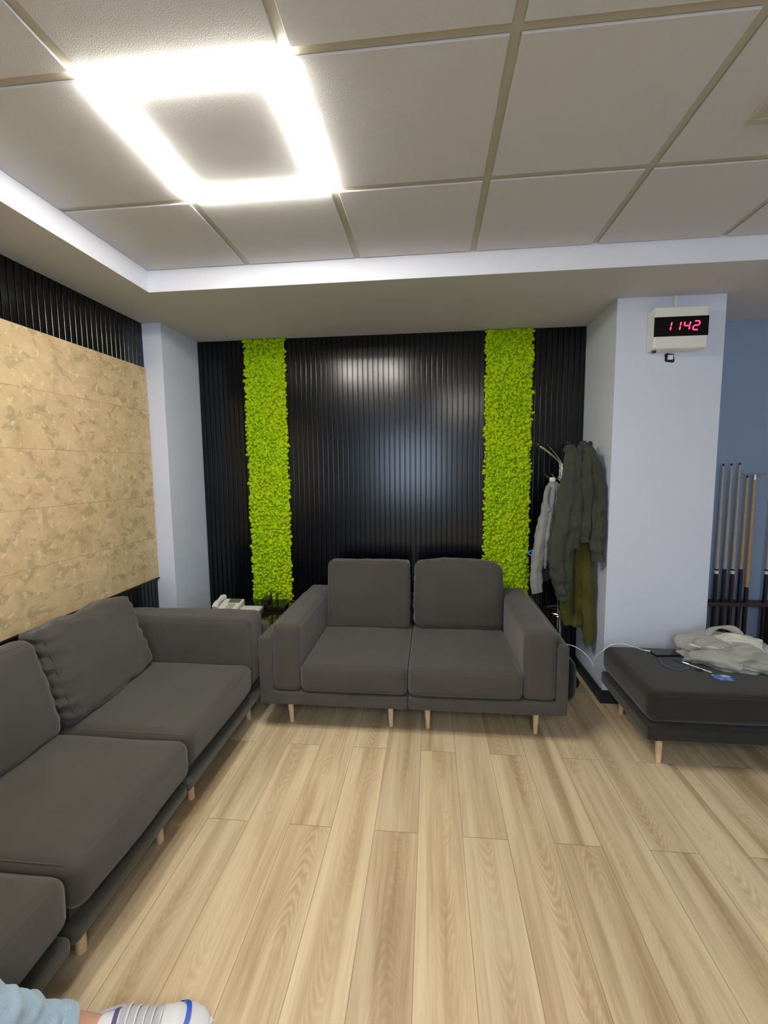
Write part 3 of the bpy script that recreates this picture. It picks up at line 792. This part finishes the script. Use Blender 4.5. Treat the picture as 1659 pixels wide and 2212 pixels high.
# dark olive-grey jacket, hanging in front of the rack
jk = root('jacket', (.985, 3.08, .68), 'dark olive grey jacket hanging by its neck on the right side of the coat rack', 'jacket')
MB().loft([(.982, 3.06, 1.700, .014, .020, 0), (.985, 3.045, 1.640, .052, .050, 0), (.985, 3.03, 1.54, .085, .075, 0), (.985, 3.02, 1.38, .098, .085, 0), (.985, 3.02, 1.20, .090, .080, 0), (.993, 3.02, 1.055, .078, .070, 0)], 70, 96, 5, .26, .10, .6, 2, .018, 10).build('body', 'jacket', jk, angle=80)
MB().loft([(.900, 3.035, 1.665, .024, .030, 0), (.905, 3.01, 1.60, .046, .045, 0), (.897, 2.985, 1.45, .066, .055, 0), (.866, 2.965, 1.22, .078, .060, 0), (.832, 2.955, 1.00, .074, .052, 0), (.842, 2.955, .82, .058, .045, 0), (.862, 2.96, .715, .044, .038, 0), (.866, 2.96, .685, .040, .036, 0)], 90, 72, 3, .20, .08, 1.5, 5, .020, 11).build('sleeve', 'jacket', jk, angle=80)
MB().loft([(1.000, 3.01, 1.655, .026, .030, 0), (1.030, 2.99, 1.56, .040, .042, 0), (1.050, 2.97, 1.38, .046, .048, 0), (1.055, 2.955, 1.18, .048, .048, 0), (1.062, 2.95, 1.02, .040, .040, 0), (1.068, 2.95, .935, .034, .036, 0)], 80, 64, 3, .15, .07, .2, 9, .016, 12).build('sleeve', 'jacket', jk, angle=80)
MB().loft([(.955, 3.035, 1.66, .020, .03, .3), (.945, 3.00, 1.54, .03, .03, .3), (.945, 2.965, 1.36, .034, .028, .3), (.940, 2.95, 1.18, .032, .024, .3), (.930, 2.955, 1.02, .028, .02, .3)], 50, 40, 3, .12, .04, .2, 12, .008, 12).build('front_flap', 'jacket', jk, angle=80)
MB().loft([(.866, 2.96, .722, .0425, .039, 0), (.867, 2.96, .675, .041, .037, 0)], 8, 48, 9, .025, .025).build('cuff', 'jacket', jk, angle=80)
# olive knit sweater below it
ol = root('sweater', (1.0, 3.10, .34), 'olive green sweater hanging underneath the dark olive grey jacket', 'sweater')
MB().loft([(.99, 3.13, 1.46, .03, .03, 0), (.995, 3.115, 1.30, .06, .045, 0), (.990, 3.10, 1.08, .078, .055, 0), (.985, 3.09, .88, .082, .058, 0), (.985, 3.085, .68, .080, .055, 0), (.985, 3.085, .52, .070, .05, 0), (.975, 3.085, .465, .060, .045, 0)], 80, 80, 5, .22, .08, 1.0, 3, .016, 10).build('body', 'olive', ol, angle=80)
MB().loft([(1.02, 3.10, 1.30, .04, .04, 0), (1.035, 3.075, 1.10, .048, .045, 0), (1.035, 3.06, .85, .050, .045, 0), (1.042, 3.05, .62, .050, .040, 0), (1.060, 3.05, .46, .042, .036, 0), (1.066, 3.05, .35, .034, .032, 0)], 80, 48, 3, .10, .05, .4, 6, .010, 10).build('sleeve', 'olive', ol, angle=80)
MB().loft([(.945, 3.09, .95, .035, .035, 0), (.925, 3.075, .75, .040, .038, 0), (.918, 3.07, .58, .040, .036, 0), (.935, 3.07, .47, .034, .03, 0)], 50, 40, 3, .12, .05, .9, 7, .009, 11).build('sleeve', 'olive', ol, angle=80)
# grey jacket on the left
gj = root('jacket', (.79, 3.12, .69), 'light grey jacket hanging on the left side of the coat rack', 'jacket')
MB().loft([(.822, 3.140, 1.450, .016, .018, 0), (.830, 3.125, 1.405, .038, .034, 0), (.822, 3.11, 1.30, .050, .042, 0), (.800, 3.10, 1.18, .064, .050, 0), (.782, 3.09, 1.04, .068, .052, 0), (.772, 3.09, .92, .062, .048, 0), (.768, 3.09, .86, .056, .044, 0)], 70, 72, 5, .20, .08, .4, 4, .014, 11).build('body', 'grey', gj, angle=80)
MB().loft([(.775, 3.09, 1.30, .020, .022, 0), (.752, 3.07, 1.16, .034, .032, 0), (.728, 3.055, 1.00, .040, .036, 0), (.708, 3.05, .85, .038, .034, 0), (.712, 3.05, .74, .040, .032, 0), (.722, 3.05, .695, .040, .032, 0)], 70, 48, 3, .10, .04, 1.2, 8, .009, 11).build('sleeve', 'grey', gj, angle=80)
MB().loft([(.765, 3.085, .925, .050, .040, 0), (.772, 3.085, .82, .042, .034, 0), (.79, 3.085, .775, .03, .025, 0)], 20, 40, 4, .1, .06, .5, 2, .005).build('lining', 'blackcloth', gj, angle=80)
MB().tube(smooth_path([(.79, 3.105, 1.405), (.772, 3.085, 1.35), (.768, 3.07, 1.29), (.79, 3.06, 1.245)], 6), [.018]*19, 10).build('collar', 'grey', gj)
MB().rbox((.818, 3.120, 1.452), (.036, .028, .030), .008, 3, 2).build('hanger_tab', 'white', gj)
tag(MB().tube(smooth_path([(.765, 3.13, .962), (.722, 3.125, .972), (.690, 3.12, .966), (.672, 3.12, .950), (.688, 3.12, .934), (.722, 3.125, .934), (.765, 3.13, .940)], 5), .0058, 8).build('hanger', 'bluepl'), 'bright blue plastic hanger end poking out beside the light grey jacket', 'hanger')

# black bag standing between the sofa and the pillar
bg = root('bag', (.86, 2.965, 0), 'black fabric bag on the floor between the two-seat sofa and the pillar', 'bag')
cushion((.862, 2.955, .150), (.150, .180, .295), .060, (.01, .01, 0), .010, 31, n=10, seam=False, wcor=.006).build('body', 'blackcloth', bg)
MB().tube(smooth_path([(.83, 2.93, .285), (.835, 2.93, .335), (.862, 2.93, .355), (.888, 2.93, .335), (.893, 2.93, .285)], 6), .007, 8).build('handle', 'blackcloth', bg)

# ------------------------------------------------------------------ corner side table, phone, router
tx0, tx1, ty0, ty1, tz = -1.640, -1.050, 2.765, 3.395, .500
tb = root('side_table', ((tx0+tx1)/2, (ty0+ty1)/2, 0), 'black glass-topped side table in the corner behind the two sofas', 'side table')
o = MB().box(tx0, tx1, ty0, ty1, tz-.012, tz).build('tabletop', 'glass', tb, smooth=False); bevel(o, .002)
MB().box(tx0+.02, tx1-.02, ty0+.02, ty1-.02, .30, .315).build('shelf', 'glass', tb, smooth=False)
for x in (tx0+.03, tx1-.03):
    for y in (ty0+.03, ty1-.03): MB().box(x-.018, x+.018, y-.018, y+.018, 0, tz-.0125).build('leg', 'black', tb, smooth=False)
ph = root('desk_phone', (-1.50, 3.10, tz), 'white corded desk phone on the corner side table', 'phone')
m = MB(); pts = [(-1.590, 3.02), (-1.405, 3.02), (-1.405, 3.20), (-1.590, 3.20)]
m.add([(x, y, tz+.0005) for x, y in pts]+[(x, y, tz+(.022 if y < 3.1 else .062)) for x, y in pts], [(3, 2, 1, 0), (4, 5, 6, 7), (0, 1, 5, 4), (1, 2, 6, 5), (2, 3, 7, 6), (3, 0, 4, 7)])
o = m.build('base', 'ivory', ph, smooth=False); bevel(o, .006, 3)
def on_slope(x0, x1, y0, y1, t, name, mat):
    f = lambda y: tz+.022+(y-3.02)/.18*.040
    m = MB(); v = [(x, y, f(y)+d) for d in (-.001, t) for x, y in ((x0, y0), (x1, y0), (x1, y1), (x0, y1))]
    m.add(v, [(3, 2, 1, 0), (4, 5, 6, 7), (0, 1, 5, 4), (1, 2, 6, 5), (2, 3, 7, 6), (3, 0, 4, 7)]); return m.build(name, mat, ph, smooth=False)
on_slope(-1.510, -1.420, 3.140, 3.190, .002, 'screen', 'lcd')
on_slope(-1.495, -1.440, 3.035, 3.125, .003, 'keypad', 'key')
m = MB(); m.tube(smooth_path([(-1.562, 3.035, tz+.040), (-1.562, 3.06, tz+.062), (-1.562, 3.11, tz+.070), (-1.562, 3.16, tz+.080), (-1.562, 3.188, tz+.074)], 6), [.016+.006*abs(math.cos(i/24*PI)) for i in range(25)], 12)
m.build('handset', 'white', ph)
pp = MB().rbox((-1.315, 3.10, tz+.0125), (.150, .11, .024), .004, 3, 2).build('small_box', 'white')
tag(pp, 'flat white box beside the desk phone on the corner side table', 'box')
rt_ = root('router', (-1.13, 3.17, tz), 'black wireless router with two upright antennas on the corner side table', 'router')
MB().rbox((-1.135, 3.17, tz+.0165), (.135, .10, .032), .006, 4, 2).build('case', 'black', rt_)
for x, dx in ((-1.165, -.001), (-1.118, -.004)):
    MB().tube([(x, 3.125, tz+.012), (x+dx, 3.125, tz+.035), (x+dx, 3.120, tz+.135)], [.006, .0062, .0052], 10).build('antenna', 'black', rt_)
md = root('modem', (-1.228, 3.19, tz), 'small black modem box next to the router on the corner side table', 'modem')
MB().rbox((-1.238, 3.22, tz+.0345), (.060, .10, .068), .006, 3, 2).build('case', 'black', md)
tag(MB().tube(smooth_path([(-1.215, 3.15, tz+.01), (-1.20, 3.12, tz+.035), (-1.22, 3.10, tz+.05), (-1.24, 3.12, tz+.04), (-1.25, 3.165, tz+.03)], 6), .004, 8).build('cable', 'black'), 'black cable curling in front of the modem on the side table', 'cable')
tag(MB().rbox((-1.145, 3.05, .3605), (.12, .12, .088), .006, 3, 2).build('storage_box', 'white'), 'small white box on the lower shelf of the corner side table', 'box')

# ------------------------------------------------------------------ cue rack on the back wall, right of the pillar
YW = YB
rk = root('cue_rack', (2.25, YW-.07, 0), 'dark wooden cue rack against the blue wall right of the pillar', 'cue rack')
m = MB().box(1.92, 2.80, YW-.115, YW-.012, .175, .215).build('bottom_shelf', 'brown', rk, smooth=False); bevel(m, .004)
o = MB().box(1.92, 2.80, YW-.10, YW-.012, .520, .548).build('holder_bar', 'brown', rk, smooth=False); bevel(o, .004)
o = MB().box(2.452, 2.62, YW-.14, YW-.012, .0, .52).build('side_cabinet', 'brown', rk, smooth=False); bevel(o, .004)
o = MB().box(1.935, 1.965, YW-.05, YW-.012, .0, .52).build('post', 'brown', rk, smooth=False)
cues = [(2.062, 1.545, 'cuewood', 'cuegrip', 1, 'leftmost cue in the rack, nearest the pillar, black butt with a silver ring'),
        (2.116, 1.545, 'cuewood', 'cuegrip', 0, 'plain black-butted maple cue, second from the pillar in the rack'),
        (2.170, 1.550, 'cuewood', 'cuered', 1, 'cue with a burgundy grip and white ring, third from the pillar'),
        (2.225, 1.460, 'cuewarm', 'cuegrip', 0, 'shorter honey-coloured cue just left of the cue rest in the rack'),
        (2.398, 1.560, 'cuewood', 'cuegrip', 2, 'cue standing apart at the right end of the rack by the dark cabinet')]
for x, zt, shaft, grip, kind, lab in cues:
    y = YW-.066
    c = root('cue', (x, y, .216), lab, 'cue', 'cues standing in the wall rack')
    zs_ = .79 if kind != 3 else .7
    MB().tube([(x, y, .2155), (x, y, .235), (x, y, .50), (x, y, zs_)], [.013, .0155, .0148, .0128], 14).build('butt', grip, c)
    MB().tube([(x, y, zs_), (x, y, zs_+.4), (x, y, zt-.014)], [.0122, .0092, .0066], 14).build('shaft', shaft, c)
    MB().tube([(x, y, zt-.014), (x, y, zt)], .0068, 12).build('tip', 'navy' if kind < 2 else 'white', c)
    if kind in (1, 2):
        MB().tube([(x, y, zs_-.035), (x, y, zs_-.012)], .0138, 14).build('ring', 'white', c)
x, y = 2.272, YW-.066
c = root('cue_rest', (x, y, .216), 'honey-coloured cue rest with a metal cross head in the rack', 'cue rest')
MB().tube([(x, y, .2155), (x, y, .235), (x, y, .62), (x, y, .76)], [.013, .0155, .014, .010], 14).build('butt', 'cuegrip', c)
MB().tube([(x, y, .66), (x, y, .9), (x, y, 1.44)], [.0145, .0125, .0095], 14).build('shaft', 'cuewarm', c)
m = MB(); m.tube([(x, y, 1.43), (x, y, 1.468)], .0105, 12)
m.tube(smooth_path([(x-.085, y-.01, 1.470), (x-.03, y, 1.462), (x, y, 1.470), (x+.03, y, 1.462), (x+.065, y-.01, 1.470)], 5), .0048, 8)
m.build('cross_head', 'brass', c)

# ------------------------------------------------------------------ seated person at the near end of the left sofa
def skin_obj(name, joints, edges, mat, parent, sub=2):
    me = bpy.data.meshes.new(name); me.from_pydata([j[:3] for j in joints], edges, []); me.materials.append(M[mat])
    o = bpy.data.objects.new(name, me); COL.objects.link(o)
    s_ = o.modifiers.new('skin', 'SKIN'); s_.use_smooth_shade = True
    for i, j in enumerate(joints):
        me.skin_vertices[0].data[i].radius = (j[3], j[4] if len(j) > 4 else j[3])
    me.skin_vertices[0].data[0].use_root = True
    o.modifiers.new('sub', 'SUBSURF').levels = sub; o.modifiers['sub'].render_levels = sub
    o.parent = parent; o.location = -parent.location
    return o
pe = root('person', (-1.45, .70, 0), 'seated person in light blue jeans and white sneaker, lower leg at the bottom left', 'person')
J = [(-1.60, .66, .52, .10, .13), (-1.63, .66, .68, .09, .12), (-1.66, .66, .86, .10, .14), (-1.67, .66, 1.00, .09, .14), (-1.665, .66, 1.08, .05), (-1.655, .66, 1.15, .055), (-1.65, .66, 1.22, .075, .07), (-1.65, .66, 1.30, .062)]
Ed = [(i, i+1) for i in range(7)]
def chain(start, pts):
    a = start
    for p in pts:
        J.append(p); Ed.append((a, len(J)-1)); a = len(J)-1
    return a
# legs: near-frame leg (visible), other leg
anR = (-.945, .935, .105)
chain(0, [(-1.50, .72, .50, .085), (-1.25, .71, .505, .068), (-1.02, .70, .500, .050), (-.995, .745, .40, .046), (-.965, .835, .25, .038), (-.915, .935, .115, .030), (-.865, .965, .065, .030), (-.76, .990, .045, .028)])
chain(0, [(-1.50, .56, .50, .085), (-1.25, .54, .505, .072), (-1.055, .53, .495, .055), (-1.04, .53, .30, .050), (-1.03, .53, .12, .036), (-.96, .53, .06, .034), (-.86, .53, .045, .030)])
for sgn in (1, -1):
    sh = chain(3, [(-1.665, .66+.19*sgn, 1.00, .048), (-1.62, .66+.25*sgn, .76, .040), (-1.40, .66+.17*sgn, .62, .028), (-1.34, .66+.15*sgn, .605, .026, .018), (-1.30, .66+.145*sgn, .60, .030, .016)])
    for q in range(4):
        y0 = .66+.145*sgn+(q-1.5)*.018; L = (.066, .074, .070, .056)[q]
        chain(sh, [(-1.285, y0, .600, .0085), (-1.285+L*.5, y0+.001, .597, .0082), (-1.285+L, y0+.002, .582, .0070)])
    chain(sh-1, [(-1.325, .66+.112*sgn, .598, .010), (-1.295, .66+.095*sgn, .590, .009), (-1.270, .66+.092*sgn, .582, .008)])
skin_obj('body', J, Ed, 'skin', pe)
m = MB(); m.ball((-1.668, .66, 1.262), .092, 20, 12, (1.0, .86, 1.05)); m.build('hair', 'hair', pe)
# jeans
m = MB()
m.loft([(-1.66, .75, .545, .10, .12, PI/2), (-1.45, .725, .515, .095, .095, PI/2), (-1.22, .71, .508, .080, .080, PI/2), (-1.06, .695, .505, .070, .072, PI/2), (-1.005, .705, .465, .068, .068, PI/2), (-.985, .755, .37, .064, .062, PI/2), (-.972, .812, .28, .058, .056, PI/2), (-.955, .868, .20, .052, .050, PI/2), (-.938, .902, .150, .048, .046, PI/2)], 90, 60, 3, .03, .03, .4, 3, .012, 12)
m.loft([(-1.66, .57, .545, .10, .12, PI/2), (-1.45, .55, .515, .105, .095, PI/2), (-1.22, .54, .508, .088, .085, PI/2), (-1.085, .53, .500, .080, .080, PI/2), (-1.045, .53, .44, .076, .076, PI/2), (-1.04, .53, .30, .07, .07, PI/2), (-1.03, .53, .13, .065, .065, PI/2)], 70, 48, 3, .03, .03, .4, 6, .010, 12)
m.build('jeans', 'jeans', pe, angle=80)
m = MB(); m.loft([(-.9455, .8850, .172, .0505, .049, PI/2), (-.9330, .9110, .138, .0495, .048, PI/2)], 6, 60, 3, .02, .02, .4, 3, .003, 12); m.build('jeans_hem', 'jeans', pe, angle=80)
m = MB()
m.loft([(-1.61, .66, .50, .15, .20, 0), (-1.64, .66, .70, .125, .185, 0), (-1.67, .66, .90, .13, .20, 0), (-1.67, .66, 1.02, .10, .19, 0), (-1.665, .66, 1.075, .06, .08, 0)], 50, 48, 5, .02, .03, 0, 2, .008)
for sgn in (1, -1):
    m.loft([(-1.668, .66+.16*sgn, 1.01, .07, .065, 0), (-1.65, .66+.225*sgn, .90, .062, .06, 0), (-1.62, .66+.25*sgn, .77, .055, .055, 0), (-1.50, .66+.21*sgn, .68, .05, .05, 0), (-1.40, .66+.175*sgn, .625, .04, .04, 0)], 40, 32, 3, .04, .04, 0, 4, .006)
m.build('sweatshirt', 'shirt', pe, angle=80)
# sneaker
def sneaker(cx, cy, yaw, label=None):
    """toe along +x of its own frame, heel at 0, length .29"""
    T0 = lambda p: (cx+p[0]*math.cos(yaw)-p[1]*math.sin(yaw), cy+p[0]*math.sin(yaw)+p[1]*math.cos(yaw), p[2])
    T = lambda p: T0((p[0]*1.08, p[1]*1.08, p[2]*1.04))
    secs = [(0, .012, .012, .070), (.012, .030, .02, .092), (.05, .036, .0, .108), (.10, .036, .0, .112), (.135, .039, .0, .092), (.17, .044, .0, .078), (.21, .048, .0, .066), (.245, .045, .0, .056), (.272, .033, .0, .046), (.288, .014, .0, .034)]
    def shell(x0, x1, n, grow=0, zmin=.022, zmax=9, amax=PI, amin=0, skew=0):
        vs = []; fs = []; seg = 28
        for i in range(n+1):
            x = x0+(x1-x0)*i/n
            for a in range(len(secs)-1):
                if secs[a][0] <= x <= secs[a+1][0]: break
            f = (x-secs[a][0])/(secs[a+1][0]-secs[a][0]); f = f*f*(3-2*f)
            w = secs[a][1]*(1-f)+secs[a+1][1]*f+grow; hh = secs[a][3]*(1-f)+secs[a+1][3]*f+grow
            for j in range(seg+1):
                an = amin+(amax-amin)*j/seg; c_, s_ = math.cos(an), math.sin(an)
                vs.append(T((x+skew*s_**2, w*math.copysign(abs(c_)**.7, c_), max(zmin, .022+(hh-.022)*abs(s_)**.75))))
        for i in range(n):
            for j in range(seg): fs.append((i*(seg+1)+j, i*(seg+1)+j+1, (i+1)*(seg+1)+j+1, (i+1)*(seg+1)+j))
        return vs, fs
    up_ = MB(); v, f = shell(0, .288, 48); up_.add(v, f)
    so = up_.build('sneaker', 'shoe', pe, angle=60)
    def child(mb, name, mat, **k):
        o = mb.build(name, mat, None, **k); o.parent = so; o.location = -Vector(pe.location)-so.location; return o
    def sub(mb, name, mat, **k):
        o = mb.build(name, mat, None, **k); o.parent = so; o.matrix_parent_inverse = Matrix.Identity(4)
        # child coordinates are absolute: undo the parents' offset
        o.location = Vector((0, 0, 0)); return o
    # sole
    out = []
    for j in range(40):
        a = 2*PI*j/40; xx = .145+.152*math.cos(a); 
        ww = np.interp(xx, [q[0] for q in secs], [q[1] for q in secs])+.004
        out.append((xx, (ww*math.copysign(min(1, abs(math.sin(a))*1.6), math.sin(a)))))
    pts = [T((x, y, 0))[:2] for x, y in out]
    sub(quad_plate(MB(), pts, .001, .027), 'sole', 'white', smooth=False)
    v, f = shell(.205, .217, 3, .0012, skew=.030); sub(MB().add(v, f), 'stripe', 'blue')
    v, f = shell(.070, .082, 3, .0016, zmin=.03); sub(MB().add(v, f), 'stripe', 'purple')
    v, f = shell(.085, .180, 12, .0012, amin=PI*.30, amax=PI*.70); sub(MB().add(v, f), 'tongue', 'shoegrey')
    lc = MB()
    for q in range(5):
        x = .100+q*.018; zz = float(np.interp(x, [s_[0] for s_ in secs], [s_[3] for s_ in secs]))
        lc.tube(smooth_path([T((x, -.030, zz-.018)), T((x+.004, -.016, zz+.002)), T((x+.006, 0, zz+.006)), T((x+.008, .016, zz+.002)), T((x+.010, .030, zz-.018))], 4), .0020, 6)
    sub(lc, 'laces', 'shoe')
    col_ = MB().tube(smooth_path([T(p) for p in ((.016, 0, .094), (.03, .024, .094), (.06, .032, .092), (.088, .022, .104), (.094, 0, .113), (.088, -.022, .104), (.06, -.032, .092), (.03, -.024, .094), (.016, 0, .094))], 4), .005, 8, cap=False)
    sub(col_, 'collar', 'shoegrey')
sneaker(-.905, .938, .33)
sneaker(-1.075, .53, 0)
